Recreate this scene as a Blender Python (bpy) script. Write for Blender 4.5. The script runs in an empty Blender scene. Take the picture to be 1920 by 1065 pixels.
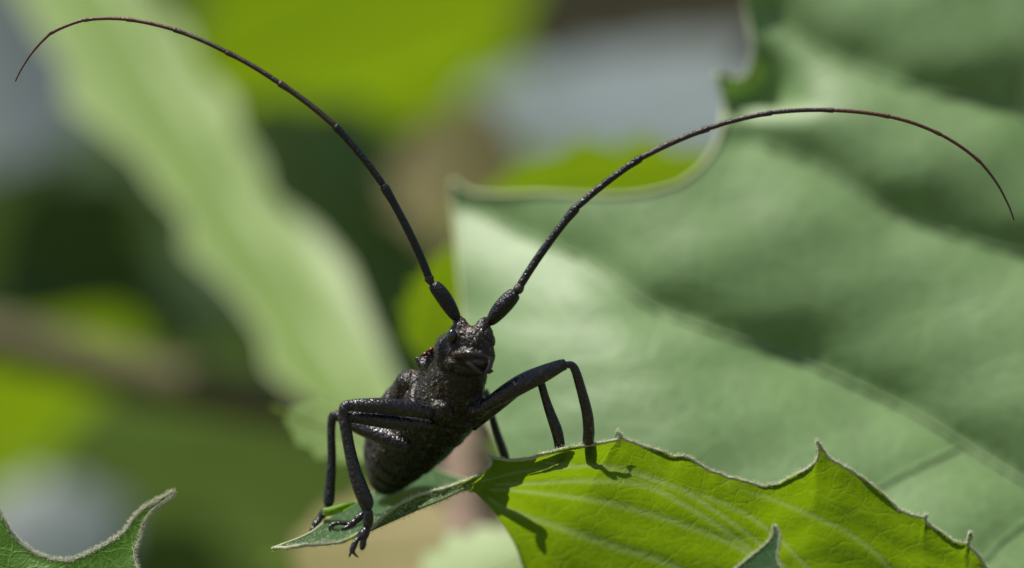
import bpy, bmesh, math, random
import numpy as np
from mathutils import Vector, Matrix
from mathutils.geometry import delaunay_2d_cdt

random.seed(7); np.random.seed(7)
S = bpy.context.scene
C = S.collection
S.unit_settings.scale_length = 0.01          # one unit is one centimetre

# ------------------------------------------------------------------ camera
LENS, WIDTH = 150.0, 7.0                     # 7 cm across the frame at the focal plane
DIST = WIDTH * LENS / 36.0
PITCH = math.radians(9.0)
ROT = Matrix.Rotation(PITCH, 3, 'X')         # looking slightly up
K = 1920.0 / WIDTH                           # photo pixels per cm at the focal plane

def P(px, py, d=0.0):
    """point of the place that stands d cm beyond the focal plane"""
    s = (DIST + d) / DIST / K
    return ROT @ Vector(((px - 960.0) * s, d, (532.5 - py) * s))

cam = bpy.data.cameras.new('camera')
cam_ob = bpy.data.objects.new('camera', cam); C.objects.link(cam_ob)
cam.lens = LENS; cam.sensor_width = 36.0
cam.clip_start = 0.5; cam.clip_end = 2.0e5
cam_ob.location = ROT @ Vector((0, -DIST, 0))
cam_ob.rotation_euler = (math.radians(90) + PITCH, 0, 0)
cam.dof.use_dof = True
cam.dof.focus_distance = DIST
cam.dof.aperture_fstop = LENS * 1e-3 / 1.15  # pupil about 11 mm wide
cam.dof.aperture_blades = 0
S.camera = cam_ob

# ------------------------------------------------------------------ light
SUN = Vector((-0.38, -0.15, 0.91)).normalized()
w = bpy.data.worlds.new('World'); S.world = w; w.use_nodes = True
nt = w.node_tree; nt.nodes.clear()
sky = nt.nodes.new('ShaderNodeTexSky'); sky.sky_type = 'NISHITA'; sky.sun_disc = False
sky.sun_elevation = math.asin(SUN.z); sky.sun_rotation = math.atan2(SUN.x, SUN.y)
bg = nt.nodes.new('ShaderNodeBackground'); bg.inputs[1].default_value = 0.055
out = nt.nodes.new('ShaderNodeOutputWorld')
nt.links.new(sky.outputs[0], bg.inputs[0]); nt.links.new(bg.outputs[0], out.inputs[0])
sl = bpy.data.lights.new('sun', 'SUN'); sl.energy = 4.2; sl.angle = math.radians(0.53); sl.color = (1, 0.95, 0.87)
so = bpy.data.objects.new('sun', sl); C.objects.link(so)
so.rotation_euler = SUN.to_track_quat('Z', 'Y').to_euler()
so.location = SUN * 200
vs = S.view_settings
vs.view_transform = 'Standard'; vs.look = 'None'; vs.exposure = 0.85; vs.gamma = 1.0; vs.use_curve_mapping = False
S.render.engine = 'CYCLES'
S.cycles.use_denoising = True
S.cycles.max_bounces = 8; S.cycles.transmission_bounces = 6

# ------------------------------------------------------------------ materials
def new_mat(name):
    m = bpy.data.materials.new(name); m.use_nodes = True
    n = m.node_tree; n.nodes.clear()
    return m, n, n.links

def mixc(n, fac, a, b):
    x = n.nodes.new('ShaderNodeMix'); x.data_type = 'RGBA'
    for sock, v in ((x.inputs[0], fac), (x.inputs[6], a), (x.inputs[7], b)):
        if hasattr(v, 'is_output'): n.links.new(v, sock)
        elif isinstance(v, (int, float)): sock.default_value = v
        else: sock.default_value = (*v[:3], 1)
    return x.outputs[2]

def ramp(n, src, p0, p1, c0=(0, 0, 0), c1=(1, 1, 1)):
    r = n.nodes.new('ShaderNodeValToRGB')
    r.color_ramp.elements[0].position = p0; r.color_ramp.elements[1].position = p1
    r.color_ramp.elements[0].color = (*c0, 1); r.color_ramp.elements[1].color = (*c1, 1)
    n.links.new(src, r.inputs[0]); return r.outputs[0]

def noise(n, co, scale, detail=3, rough=0.5, dist=0.0):
    t = n.nodes.new('ShaderNodeTexNoise'); t.inputs['Scale'].default_value = scale
    t.inputs['Detail'].default_value = detail; t.inputs['Roughness'].default_value = rough
    t.inputs['Distortion'].default_value = dist
    n.links.new(co, t.inputs['Vector']); return t.outputs[0]

def voronoi(n, co, scale, feature='F1', rand=1.0):
    t = n.nodes.new('ShaderNodeTexVoronoi'); t.feature = feature; t.inputs['Scale'].default_value = scale
    t.inputs['Randomness'].default_value = rand
    n.links.new(co, t.inputs['Vector']); return t.outputs[0]

def bump(n, h, strength, dist, nrm=None):
    b = n.nodes.new('ShaderNodeBump'); b.inputs['Strength'].default_value = strength
    b.inputs['Distance'].default_value = dist
    n.links.new(h, b.inputs['Height'])
    if nrm: n.links.new(nrm, b.inputs['Normal'])
    return b.outputs[0]

def leaf_mat(name, upper, under, trans, fac, rough=0.45, spec=0.5, cell=9.0, vein_mix=0.35, mott=0.35, sheen=0.0, bmp=0.5, vein=None, vein_pale=None):
    m, n, L = new_mat(name)
    co = n.nodes.new('ShaderNodeTexCoord').outputs['Object']
    geo = n.nodes.new('ShaderNodeNewGeometry')
    base = mixc(n, geo.outputs['Backfacing'], upper, under)
    mo = noise(n, co, 1.6, 4, 0.6)
    mo2 = noise(n, co, 14.0, 3, 0.6)
    dark = n.nodes.new('ShaderNodeMath'); dark.operation = 'MULTIPLY_ADD'
    L.new(mo, dark.inputs[0]); dark.inputs[1].default_value = mott * 1.6; dark.inputs[2].default_value = 1.0 - mott * 0.8
    dark2 = n.nodes.new('ShaderNodeMath'); dark2.operation = 'MULTIPLY_ADD'
    L.new(mo2, dark2.inputs[0]); dark2.inputs[1].default_value = mott * 1.2; dark2.inputs[2].default_value = 1.0 - mott * 0.6
    mul = n.nodes.new('ShaderNodeMath'); mul.operation = 'MULTIPLY'
    L.new(dark.outputs[0], mul.inputs[0]); L.new(dark2.outputs[0], mul.inputs[1])
    def tint(col):
        v = n.nodes.new('ShaderNodeVectorMath'); v.operation = 'SCALE'
        if hasattr(col, 'is_output'): L.new(col, v.inputs[0])
        else: v.inputs[0].default_value = col
        L.new(mul.outputs[0], v.inputs['Scale']); return v.outputs[0]
    # distorted coordinates for the fine net of veins
    nz = n.nodes.new('ShaderNodeTexNoise'); nz.inputs['Scale'].default_value = cell * 0.8
    L.new(co, nz.inputs['Vector'])
    va = n.nodes.new('ShaderNodeVectorMath'); va.operation = 'MULTIPLY_ADD'
    L.new(nz.outputs['Color'], va.inputs[0]); va.inputs[1].default_value = (0.7 / cell,) * 3; L.new(co, va.inputs[2])
    e1 = voronoi(n, va.outputs[0], cell, 'DISTANCE_TO_EDGE')
    e2 = voronoi(n, va.outputs[0], cell * 3.3, 'DISTANCE_TO_EDGE')
    net = ramp(n, e1, 0.0, 0.07, (1, 1, 1), (0, 0, 0))
    net2 = ramp(n, e2, 0.0, 0.12, (0.45, 0.45, 0.45), (0, 0, 0))
    add = n.nodes.new('ShaderNodeMath'); add.operation = 'MAXIMUM'
    L.new(net, add.inputs[0]); L.new(net2, add.inputs[1])
    av = n.nodes.new('ShaderNodeAttribute'); av.attribute_name = 'vein'
    vf = n.nodes.new('ShaderNodeMath'); vf.operation = 'MULTIPLY'
    L.new(add.outputs[0], vf.inputs[0]); vf.inputs[1].default_value = vein_mix
    vc = vein or tuple(min(1, x * 1.7 + 0.05) for x in upper)
    base = mixc(n, vf.outputs[0], tint(base), vc)
    tc = mixc(n, vf.outputs[0], tint(trans), tuple(min(1, x * 1.25 + 0.02) for x in trans))
    pale = vein_pale or vc
    base = mixc(n, av.outputs['Fac'], base, pale)
    tc = mixc(n, av.outputs['Fac'], tc, tuple(min(1, x) for x in (trans[0] * 1.45, trans[1] * 1.18, trans[2] + 0.07)))
    bp = bump(n, add.outputs[0], bmp * 0.4, 0.01)
    bp = bump(n, mo2, bmp, 0.012, bp)
    p = n.nodes.new('ShaderNodeBsdfPrincipled')
    L.new(base, p.inputs['Base Color']); p.inputs['Roughness'].default_value = rough
    p.inputs['Specular IOR Level'].default_value = spec
    p.inputs['Sheen Weight'].default_value = sheen; p.inputs['Sheen Roughness'].default_value = 0.5
    L.new(bp, p.inputs['Normal'])
    t = n.nodes.new('ShaderNodeBsdfTranslucent'); L.new(tc, t.inputs[0]); L.new(bp, t.inputs['Normal'])
    x = n.nodes.new('ShaderNodeMixShader'); x.inputs[0].default_value = fac
    L.new(p.outputs[0], x.inputs[1]); L.new(t.outputs[0], x.inputs[2])
    o = n.nodes.new('ShaderNodeOutputMaterial'); L.new(x.outputs[0], o.inputs[0])
    return m

def plain_mat(name, col, rough=0.6, spec=0.4, trans=None, fac=0.4, var=0.3, scale=20, bmp=0.0, coat=0.0):
    m, n, L = new_mat(name)
    co = n.nodes.new('ShaderNodeTexCoord').outputs['Object']
    nz = noise(n, co, scale, 3)
    c = mixc(n, nz, tuple(x * (1 - var) for x in col), tuple(min(1, x * (1 + var)) for x in col))
    p = n.nodes.new('ShaderNodeBsdfPrincipled'); L.new(c, p.inputs['Base Color'])
    p.inputs['Roughness'].default_value = rough; p.inputs['Specular IOR Level'].default_value = spec
    p.inputs['Coat Weight'].default_value = coat; p.inputs['Coat Roughness'].default_value = 0.15
    if bmp: L.new(bump(n, nz, bmp, 0.01), p.inputs['Normal'])
    o = n.nodes.new('ShaderNodeOutputMaterial')
    if trans:
        t = n.nodes.new('ShaderNodeBsdfTranslucent'); t.inputs[0].default_value = (*trans, 1)
        x = n.nodes.new('ShaderNodeMixShader'); x.inputs[0].default_value = fac
        L.new(p.outputs[0], x.inputs[1]); L.new(t.outputs[0], x.inputs[2]); L.new(x.outputs[0], o.inputs[0])
    else: L.new(p.outputs[0], o.inputs[0])
    return m

def chitin(name, dark, fleck, flecks=0.5, grain=95.0, rough=0.42, spec=0.6, bmp=0.9, patch=(0.02, 0.02, 0.012), patch_amt=0.0, coarse=0.0, dots=0.0):
    """beetle shell: dark, finely grained, sprinkled with short pale scales"""
    m, n, L = new_mat(name)
    co = n.nodes.new('ShaderNodeTexCoord').outputs['Object']
    v = voronoi(n, co, grain, 'F1')
    nz = noise(n, co, grain * 0.55, 3, 0.65)
    big = noise(n, co, 7.0, 3, 0.6)
    lo = 0.66 - 0.16 * flecks
    f = ramp(n, nz, lo, lo + 0.10)
    bm = ramp(n, big, 0.36, 0.68)
    ff = n.nodes.new('ShaderNodeMath'); ff.operation = 'MULTIPLY'; L.new(f, ff.inputs[0]); L.new(bm, ff.inputs[1])
    c = mixc(n, patch_amt, dark, patch) if not patch_amt else None
    if patch_amt:
        pm = n.nodes.new('ShaderNodeMath'); pm.operation = 'MULTIPLY'; L.new(bm, pm.inputs[0]); pm.inputs[1].default_value = patch_amt
        c = mixc(n, pm.outputs[0], dark, patch)
    c = mixc(n, ff.outputs[0], c, fleck)
    if dots:
        dt = ramp(n, v, 0.12, 0.38, (dots,) * 3, (0, 0, 0))  # pale grains; their sparkle is put into this colour too
        c = mixc(n, dt, c, fleck)
    p = n.nodes.new('ShaderNodeBsdfPrincipled'); L.new(c, p.inputs['Base Color'])
    r = n.nodes.new('ShaderNodeMath'); r.operation = 'MULTIPLY_ADD'; L.new(nz, r.inputs[0])
    r.inputs[1].default_value = 0.35; r.inputs[2].default_value = rough - 0.17
    L.new(r.outputs[0], p.inputs['Roughness']); p.inputs['Specular IOR Level'].default_value = spec
    iv = n.nodes.new('ShaderNodeMath'); iv.operation = 'SUBTRACT'; iv.inputs[0].default_value = 1.0; L.new(v, iv.inputs[1])
    b = bump(n, iv.outputs[0], bmp, 0.006)
    b = bump(n, nz, bmp, 0.005, b)
    if coarse:
        b = bump(n, noise(n, co, 26, 3, 0.6), coarse, 0.02, b)
    L.new(b, p.inputs['Normal'])
    o = n.nodes.new('ShaderNodeOutputMaterial'); L.new(p.outputs[0], o.inputs[0])
    return m

M = {}
M['perch'] = leaf_mat('perch_leaf_blade', (0.060, 0.150, 0.062), (0.075, 0.15, 0.02), (0.165, 0.265, 0.001), 0.62, 0.5, 0.35, 6.5, 0.22, 0.22, bmp=0.6)
M['margin'] = plain_mat('leaf_margin_down', (0.42, 0.47, 0.27), 0.8, 0.2, (0.6, 0.7, 0.35), 0.2, 0.25, 30)
M['hair'] = plain_mat('pale_leaf_hair', (0.62, 0.63, 0.48), 0.7, 0.3, (0.65, 0.65, 0.5), 0.3, 0.1)
M['vein_pale'] = plain_mat('leaf_vein_pale', (0.16, 0.24, 0.05), 0.6, 0.3, (0.52, 0.60, 0.07), 0.55, 0.25, 25)
M['near'] = leaf_mat('near_leaf_blade', (0.065, 0.17, 0.018), (0.07, 0.16, 0.02), (0.20, 0.42, 0.010), 0.5, 0.5, 0.4, 7.0, 0.5, 0.3, bmp=0.9, vein=(0.2, 0.34, 0.08))
M['tip'] = leaf_mat('leaf_tip_blade', (0.055, 0.13, 0.055), (0.06, 0.14, 0.05), (0.16, 0.30, 0.03), 0.35, 0.55, 0.35, 7.0, 0.3, 0.3)
M['broad'] = leaf_mat('broad_leaf_blade', (0.135, 0.225, 0.080), (0.13, 0.21, 0.06), (0.20, 0.40, 0.03), 0.22, 0.55, 0.6, 2.6, 0.16, 0.30, bmp=0.5)
M['vein_broad'] = plain_mat('broad_leaf_vein', (0.20, 0.285, 0.125), 0.6, 0.4, None, 0, 0.2, 15)
M['sunlit'] = leaf_mat('sunlit_leaf_blade', (0.19, 0.285, 0.080), (0.17, 0.26, 0.06), (0.34, 0.48, 0.04), 0.3, 0.5, 0.4, 2.0, 0.1, 0.3)
M['lime'] = leaf_mat('lime_leaf_blade', (0.08, 0.16, 0.012), (0.08, 0.16, 0.012), (0.125, 0.20, 0.003), 0.7, 0.55, 0.3, 2.0, 0.1, 0.2)
M['dark'] = leaf_mat('dark_leaf_blade', (0.055, 0.105, 0.042), (0.06, 0.11, 0.045), (0.10, 0.18, 0.03), 0.3, 0.55, 0.35, 2.0, 0.1, 0.3)
M['mid'] = leaf_mat('green_leaf_blade', (0.055, 0.125, 0.035), (0.06, 0.13, 0.04), (0.11, 0.175, 0.035), 0.35, 0.55, 0.35, 2.0, 0.1, 0.3)
M['straw'] = leaf_mat('withered_leaf_blade', (0.27, 0.23, 0.10), (0.27, 0.23, 0.10), (0.40, 0.34, 0.10), 0.4, 0.6, 0.3, 2.0, 0.1, 0.3)
M['lit_tooth'] = leaf_mat('lit_leaf_tooth', (0.17, 0.31, 0.02), (0.17, 0.31, 0.02), (0.30, 0.48, 0.01), 0.5, 0.55, 0.3, 8.0, 0.2, 0.2)  # brighter green stands in for sunlight coming through the curled tooth
M['dun'] = leaf_mat('dry_leaf_blade', (0.15, 0.13, 0.095), (0.15, 0.13, 0.095), (0.12, 0.10, 0.06), 0.3, 0.6, 0.3, 2.0, 0.1, 0.3)
M['glossy'] = leaf_mat('sky_sheen_leaf_blade', (0.15, 0.185, 0.19), (0.15, 0.18, 0.18), (0.14, 0.18, 0.14), 0.2, 0.4, 0.6, 2.0, 0.1, 0.3)  # blue-grey sheen of the sky is put into the blade colour
M['stem'] = plain_mat('stem_bark', (0.30, 0.215, 0.165), 0.8, 0.3, None, 0, 0.3, 6, 0.4)
M['twig'] = plain_mat('twig_bark', (0.10, 0.095, 0.045), 0.85, 0.2, None, 0, 0.4, 5, 0.4)
M['ground'] = plain_mat('ground_soil_and_litter', (0.09, 0.085, 0.04), 0.95, 0.1, None, 0, 0.5, 0.05)
M['shell'] = chitin('beetle_body_shell', (0.006, 0.0048, 0.0035), (0.17, 0.115, 0.075), 0.55, 50, 0.34, 0.36, 1.0, (0.022, 0.0175, 0.007), 0.9, 0.7, dots=0.06)
M['limb'] = chitin('beetle_leg_shell', (0.006, 0.005, 0.006), (0.085, 0.066, 0.070), 0.5, 50, 0.30, 0.6, 1.0, dots=0.45)
M['ant'] = chitin('antenna_black', (0.005, 0.005, 0.006), (0.05, 0.05, 0.05), 0.3, 60, 0.38, 0.45, 1.0, dots=0.25)
M['ant_mid'] = chitin('antenna_dark_brown', (0.028, 0.013, 0.009), (0.07, 0.04, 0.03), 0.4, 100, 0.42, 0.55, 0.7)
M['ant_end'] = chitin('antenna_red_brown', (0.085, 0.030, 0.017), (0.13, 0.07, 0.05), 0.5, 100, 0.45, 0.5, 0.6)
M['eye'] = plain_mat('beetle_eye', (0.008, 0.007, 0.008), 0.25, 0.6, None, 0, 0.2, 120, 0.25, 0.3)
M['eye_red'] = plain_mat('beetle_eye_reddish', (0.035, 0.010, 0.006), 0.25, 0.6, None, 0, 0.5, 60, 0.25, 0.4)
M['gloss'] = plain_mat('beetle_mouth_shell', (0.018, 0.009, 0.007), 0.28, 0.5, None, 0, 0.6, 40, 0.35, 0.4)
M['mite'] = plain_mat('mite_skin', (0.075, 0.010, 0.007), 0.4, 0.4, None, 0, 0.3, 90, 0.2)
M['bhair'] = plain_mat('beetle_down', (0.10, 0.085, 0.045), 0.6, 0.3, None, 0, 0.2)
M['bristle'] = plain_mat('beetle_bristle', (0.02, 0.017, 0.014), 0.5, 0.4, None, 0, 0.2)
M['red'] = chitin('leg_joint_reddish', (0.030, 0.009, 0.007), (0.1, 0.05, 0.05), 0.4)

# ------------------------------------------------------------------ helpers
def add_ob(name, me, mat=None, parent=None, smooth=True):
    o = bpy.data.objects.new(name, me); C.objects.link(o)
    if mat: me.materials.append(mat)
    if smooth and len(me.polygons): me.polygons.foreach_set('use_smooth', [True] * len(me.polygons))
    if parent:
        o.parent = parent
    return o

def wpos(o):
    v = Vector(o.location)
    while o.parent:
        o = o.parent; v += o.location
    return v

def mesh_ob(name, verts, faces, mat, parent=None, base=None, smooth=True):
    """verts in place coordinates; the origin goes to base (or to the mesh's middle)"""
    a = np.array([tuple(v) for v in verts], dtype=float)
    b = Vector(base) if base is not None else Vector(a.mean(axis=0))
    me = bpy.data.meshes.new(name)
    me.from_pydata((a - np.array(b)).tolist(), [], [list(f) for f in faces]); me.update()
    o = add_ob(name, me, mat, parent, smooth)
    o.location = b - (wpos(parent) if parent else Vector((0, 0, 0)))
    return o

def tag(o, label=None, cat=None, group=None, kind=None):
    if label: o['label'] = label
    if cat: o['category'] = cat
    if group: o['group'] = group
    if kind: o['kind'] = kind
    return o

def empty(name, loc):
    o = bpy.data.objects.new(name, None); C.objects.link(o); o.location = loc; o.empty_display_size = 0.1
    return o

def cr(pts, n):
    """Catmull-Rom through rows of pts, n samples per span"""
    p = np.array(pts, dtype=float)
    if len(p) == 2:
        t = np.linspace(0, 1, n + 1)[:, None]
        return p[0] * (1 - t) + p[1] * t
    q = np.vstack([2 * p[0] - p[1], p, 2 * p[-1] - p[-2]])
    res = []
    for i in range(1, len(q) - 2):
        t = np.linspace(0, 1, n, endpoint=False)[:, None]
        a, b, c, d = q[i - 1], q[i], q[i + 1], q[i + 2]
        res.append(0.5 * (2 * b + (c - a) * t + (2 * a - 5 * b + 4 * c - d) * t ** 2 + (3 * b - a - 3 * c + d) * t ** 3))
    res.append(p[-1:])
    return np.vstack(res)

def tube_geo(pts, rad, seg=12, flat=1.0):
    pts = [Vector(p) for p in pts]; n = len(pts)
    V, F = [], []
    t0 = (pts[1] - pts[0]).normalized()
    up = Vector((0, 0, 1)) if abs(t0.z) < 0.9 else Vector((0, 1, 0))
    nrm = (up - t0 * up.dot(t0)).normalized()
    for i in range(n):
        t = (pts[min(i + 1, n - 1)] - pts[max(i - 1, 0)]).normalized()
        nrm = (nrm - t * nrm.dot(t)).normalized(); bi = t.cross(nrm)
        for k in range(seg):
            a = 2 * math.pi * k / seg
            V.append(pts[i] + (nrm * math.cos(a) + bi * math.sin(a) * flat) * rad[i])
    for i in range(n - 1):
        for k in range(seg):
            k2 = (k + 1) % seg
            F.append((i * seg + k, i * seg + k2, (i + 1) * seg + k2, (i + 1) * seg + k))
    V.append(pts[0] - (pts[1] - pts[0]).normalized() * rad[0] * 0.5); a = len(V) - 1
    V.append(pts[-1] + (pts[-1] - pts[-2]).normalized() * rad[-1] * 0.5); b = len(V) - 1
    for k in range(seg):
        k2 = (k + 1) % seg
        F.append((a, k2, k)); F.append((b, (n - 1) * seg + k, (n - 1) * seg + k2))
    return V, F

def limb(name, ctrl, mat, parent=None, n=6, seg=12, flat=1.0, base=None):
    """ctrl rows: (px, py, depth in px, radius in px)"""
    c = cr(ctrl, n)
    pts = [P(a[0], a[1], a[2] / K) for a in c]
    rad = [max(a[3], 0.3) / K for a in c]
    V, F = tube_geo(pts, rad, seg, flat)
    return mesh_ob(name, V, F, mat, parent, base if base is not None else pts[0])

def hairs(name, roots, dirs, lens, width, mat, parent):
    V, F = [], []
    for r, d, l in zip(roots, dirs, lens):
        r = Vector(r); d = Vector(d)
        if d.length < 1e-6: continue
        d.normalize()
        s = d.cross(Vector((random.uniform(-1, 1), random.uniform(-1, 1), random.uniform(-1, 1))))
        if s.length < 1e-4: continue
        s.normalize(); s2 = d.cross(s)
        bend = Vector((random.uniform(-1, 1), random.uniform(-1, 1), random.uniform(-1, 1))) * l * 0.22
        i = len(V); mid = r + d * l * 0.55 + bend * 0.3
        for base, wd in ((r, width), (mid, width * 0.7)):
            for k in range(3):
                a = k * 2.0944
                V.append(base + (s * math.cos(a) + s2 * math.sin(a)) * wd * 0.5)
        V.append(r + d * l + bend)
        for k in range(3):
            k2 = (k + 1) % 3
            F.append((i + k, i + k2, i + 3 + k2, i + 3 + k)); F.append((i + 3 + k, i + 3 + k2, i + 6))
    o = mesh_ob(name, V, F, mat, parent, base=wpos(parent))
    o['kind'] = 'stuff'
    return o

def cdt_leaf(outline, dfun, step):
    """triangulated blade inside a px outline; dfun(px, py) -> cm of depth"""
    pts = [Vector(p) for p in outline]
    n = len(pts); edges = [(i, (i + 1) % n) for i in range(n)]
    ox = np.array(outline)
    x0, y0 = ox.min(0); x1, y1 = ox.max(0)
    inner = []
    nx, ny = int((x1 - x0) / step), int((y1 - y0) / step)
    for j in range(1, ny):
        for i in range(1, nx):
            x = x0 + (i + 0.5 * (j % 2)) * step; y = y0 + j * step
            if np.min(np.hypot(ox[:, 0] - x, ox[:, 1] - y)) > step * 0.55: inner.append(Vector((x, y)))
    r = delaunay_2d_cdt(pts + inner, edges, [list(range(n))], 1, 1e-4)
    vv, ff = r[0], r[2]
    V = [P(v.x, v.y, dfun(v.x, v.y)) for v in vv]
    # orient towards the camera side
    F = []
    for f in ff:
        a, b, c = (V[k] for k in f[:3])
        nrm = (b - a).cross(c - a)
        F.append(tuple(f) if nrm.dot(cam_ob.location - a) > 0 else tuple(reversed(f)))
    return V, F

def seg_dist(x, y, line):
    best = 1e9
    for (ax, ay), (bx, by) in zip(line[:-1], line[1:]):
        dx, dy = bx - ax, by - ay
        t = max(0, min(1, ((x - ax) * dx + (y - ay) * dy) / (dx * dx + dy * dy + 1e-9)))
        best = min(best, math.hypot(x - ax - t * dx, y - ay - t * dy))
    return best

def fine(poly, step):
    p = np.array(poly, dtype=float); res = []
    for a, b in zip(p[:-1], p[1:]):
        k = max(1, int(np.linalg.norm((b - a)[:2]) / step))
        for i in range(k): res.append(a + (b - a) * i / k)
    res.append(p[-1]); return np.array(res)

# ------------------------------------------------------------------ ground
g = 60000.0
gv = [(-g, -g, -130), (g, -g, -130), (g, g, -130), (-g, g, -130)]
tag(mesh_ob('ground', gv, [(0, 1, 2, 3)], M['ground'], smooth=False), kind='structure')

# ------------------------------------------------------------------ the leaf the beetle stands on
# margin (px, py, cm) with station flags, fold / silhouette line, far margin
ST = [  # margin            fold                far side
    ((510, 1029, 0.05), (512, 1030, 0.06), (513, 1027, 0.08)),
    ((578, 1023, -0.03), (582, 1021, 0.05), (578, 1001, 0.28)),
    ((640, 1017, -0.08), (643, 1016, 0.03), (625, 966, 0.60)),
    ((698, 989, -0.11), (697, 994, -0.05), (692, 930, 1.10)),
    ((780, 929, -0.20), (778, 959, -0.17), (790, 879, 1.50)),
    ((830, 917, -0.22), (830, 938, -0.18), (840, 889, 1.55)),
    ((880, 899, -0.17), (878, 919, -0.10), (884, 905, 1.5)),
    ((922, 872, -0.08), (908, 937, 0.35), (930, 925, 1.30)),
    ((985, 860, -0.04), (940, 975, 0.60), (965, 965, 1.40)),
    ((1050, 843, 0.0), (966, 1015, 0.75), (1000, 1010, 1.50)),
    ((1120, 831, 0.02), (984, 1060, 0.85), (1030, 1060, 1.60)),
    ((1172, 825, 0.03), (1012, 1120, 0.95), (1060, 1120, 1.70)),
    ((1230, 843, 0.05), (1085, 1190, 0.95), (1120, 1190, 1.70)),
    ((1290, 858, 0.07), (1170, 1230, 0.90), (1200, 1230, 1.60)),
    ((1360, 893, 0.10), (1270, 1250, 0.85), (1290, 1250, 1.50)),
    ((1432, 914, 0.13), (1370, 1260, 0.80), (1390, 1260, 1.40)),
    ((1500, 886, 0.17), (1450, 1265, 0.78), (1470, 1265, 1.40)),
    ((1552, 858, 0.20), (1530, 1268, 0.76), (1550, 1268, 1.40)),
    ((1600, 884, 0.22), (1590, 1270, 0.74), (1610, 1270, 1.35)),
    ((1650, 922, 0.25), (1650, 1270, 0.72), (1670, 1270, 1.30)),
    ((1690, 960, 0.27), (1700, 1268, 0.70), (1720, 1268, 1.25)),
    ((1733, 973, 0.29), (1750, 1264, 0.68), (1770, 1264, 1.20)),
    ((1765, 997, 0.31), (1790, 1258, 0.66), (1810, 1258, 1.15)),
    ((1812, 1022, 0.33), (1830, 1250, 0.65), (1850, 1250, 1.10)),
    ((1834, 1040, 0.35), (1850, 1235, 0.64), (1870, 1235, 1.05)),
    ((1852, 1070, 0.36), (1865, 1200, 0.63), (1885, 1200, 1.0)),
    ((1880, 1130, 0.38), (1882, 1160, 0.60), (1890, 1165, 0.9)),
]
EXTRA = {  # extra margin points after a station: small teeth and the spines between stations
    6: [(900, 884), (914, 870), (924, 866), (917, 858), (914, 855), (930, 858), (950, 863)],
    10: [(1150, 827), (1163, 826), (1158, 813), (1155, 807), (1160, 812), (1168, 820)],
    12: [(1262, 857), (1276, 854), (1283, 854)],
    13: [(1305, 868), (1330, 882)],
    15: [(1460, 907)],
    16: [(1518, 876), (1530, 866), (1535, 852), (1533, 838), (1529, 824), (1536, 831), (1545, 845)],
    17: [(1570, 868)],
    20: [(1712, 968), (1730, 971), (1735, 971), (1736, 963), (1739, 966)],
    21: [(1741, 984)],
    22: [(1790, 1016), (1808, 1021), (1817, 1017), (1816, 1000), (1819, 998), (1823, 1008)],
}
EXTRA[3] = [(740, 953)]
EXTRA[6] = [(900, 889), (916, 875), (922, 866), (914, 856), (917, 855), (935, 860), (955, 863)]
ST[7] = ((962, 864, -0.06), (908, 937, 0.35), (930, 925, 1.30))
ST[8] = ((1000, 858, -0.03), ST[8][1], ST[8][2])
mar, mu = [], []
for i, s in enumerate(ST):
    seg = [s[0]] + [(x, y, None) for x, y in EXTRA.get(i, [])]
    if i == len(ST) - 1: mar.append(s[0]); mu.append(float(i)); break
    chain = seg + [ST[i + 1][0]]
    L = [0.0]
    for a, b in zip(chain[:-1], chain[1:]): L.append(L[-1] + math.hypot(a[0] - b[0], a[1] - b[1]))
    for k, a in enumerate(seg):
        t = L[k] / L[-1]
        mar.append((a[0], a[1], s[0][2] * (1 - t) + ST[i + 1][0][2] * t)); mu.append(i + t)
mar = np.array(mar, dtype=float); mu = np.array(mu)
# resample finely, rounding the corners slightly
FM, FU = [], []
for i in range(len(mar) - 1):
    k = max(2, int(np.hypot(*(mar[i + 1] - mar[i])[:2]) / 3.5))
    for j in range(k):
        t = j / k; FM.append(mar[i] * (1 - t) + mar[i + 1] * t); FU.append(mu[i] * (1 - t) + mu[i + 1] * t)
FM.append(mar[-1]); FU.append(mu[-1]); FM = np.array(FM); FU = np.array(FU)
for _ in range(2): FM[1:-1] = FM[1:-1] * 0.5 + 0.25 * (FM[:-2] + FM[2:])
wob = np.array([random.gauss(0, 1) for _ in FM]); wob = np.convolve(wob, np.ones(5) / 5, 'same')
FM[:, 1] += wob * 1.6
sm = np.array([[*s[0]] for s in ST], float); sf = np.array([[*s[1]] for s in ST], float); sb = np.array([[*s[2]] for s in ST], float)
size = np.hypot(*(sm - sf)[:, :2].T)
c1 = 0.5 * (sm + sf); c1[:, 2] += 0.0002 * size * (size > 40)
c1[:, 2] -= 0.02
c2 = 0.5 * (sf + sb); c2[:, 1] += np.where(size > 40, 12, 6)
def along(rows):
    n = 20; d = cr(rows, n); u = np.arange(len(d)) / n
    return np.stack([np.interp(FU, u, d[:, k]) for k in range(3)], 1)
MS, C1, FF_, C2, BB = along(sm), along(c1), along(sf), along(c2), along(sb)
det = FM - MS
VN = 120
grid = np.zeros((len(FU), VN + 1, 3))
for j in range(len(FU)):
    col = cr([MS[j], C1[j], FF_[j], C2[j], BB[j]], 30)
    v = np.linspace(0, 1, VN + 1)[:, None]
    col = col + det[j] * np.exp(-v * 16)
    grid[j] = col
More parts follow.
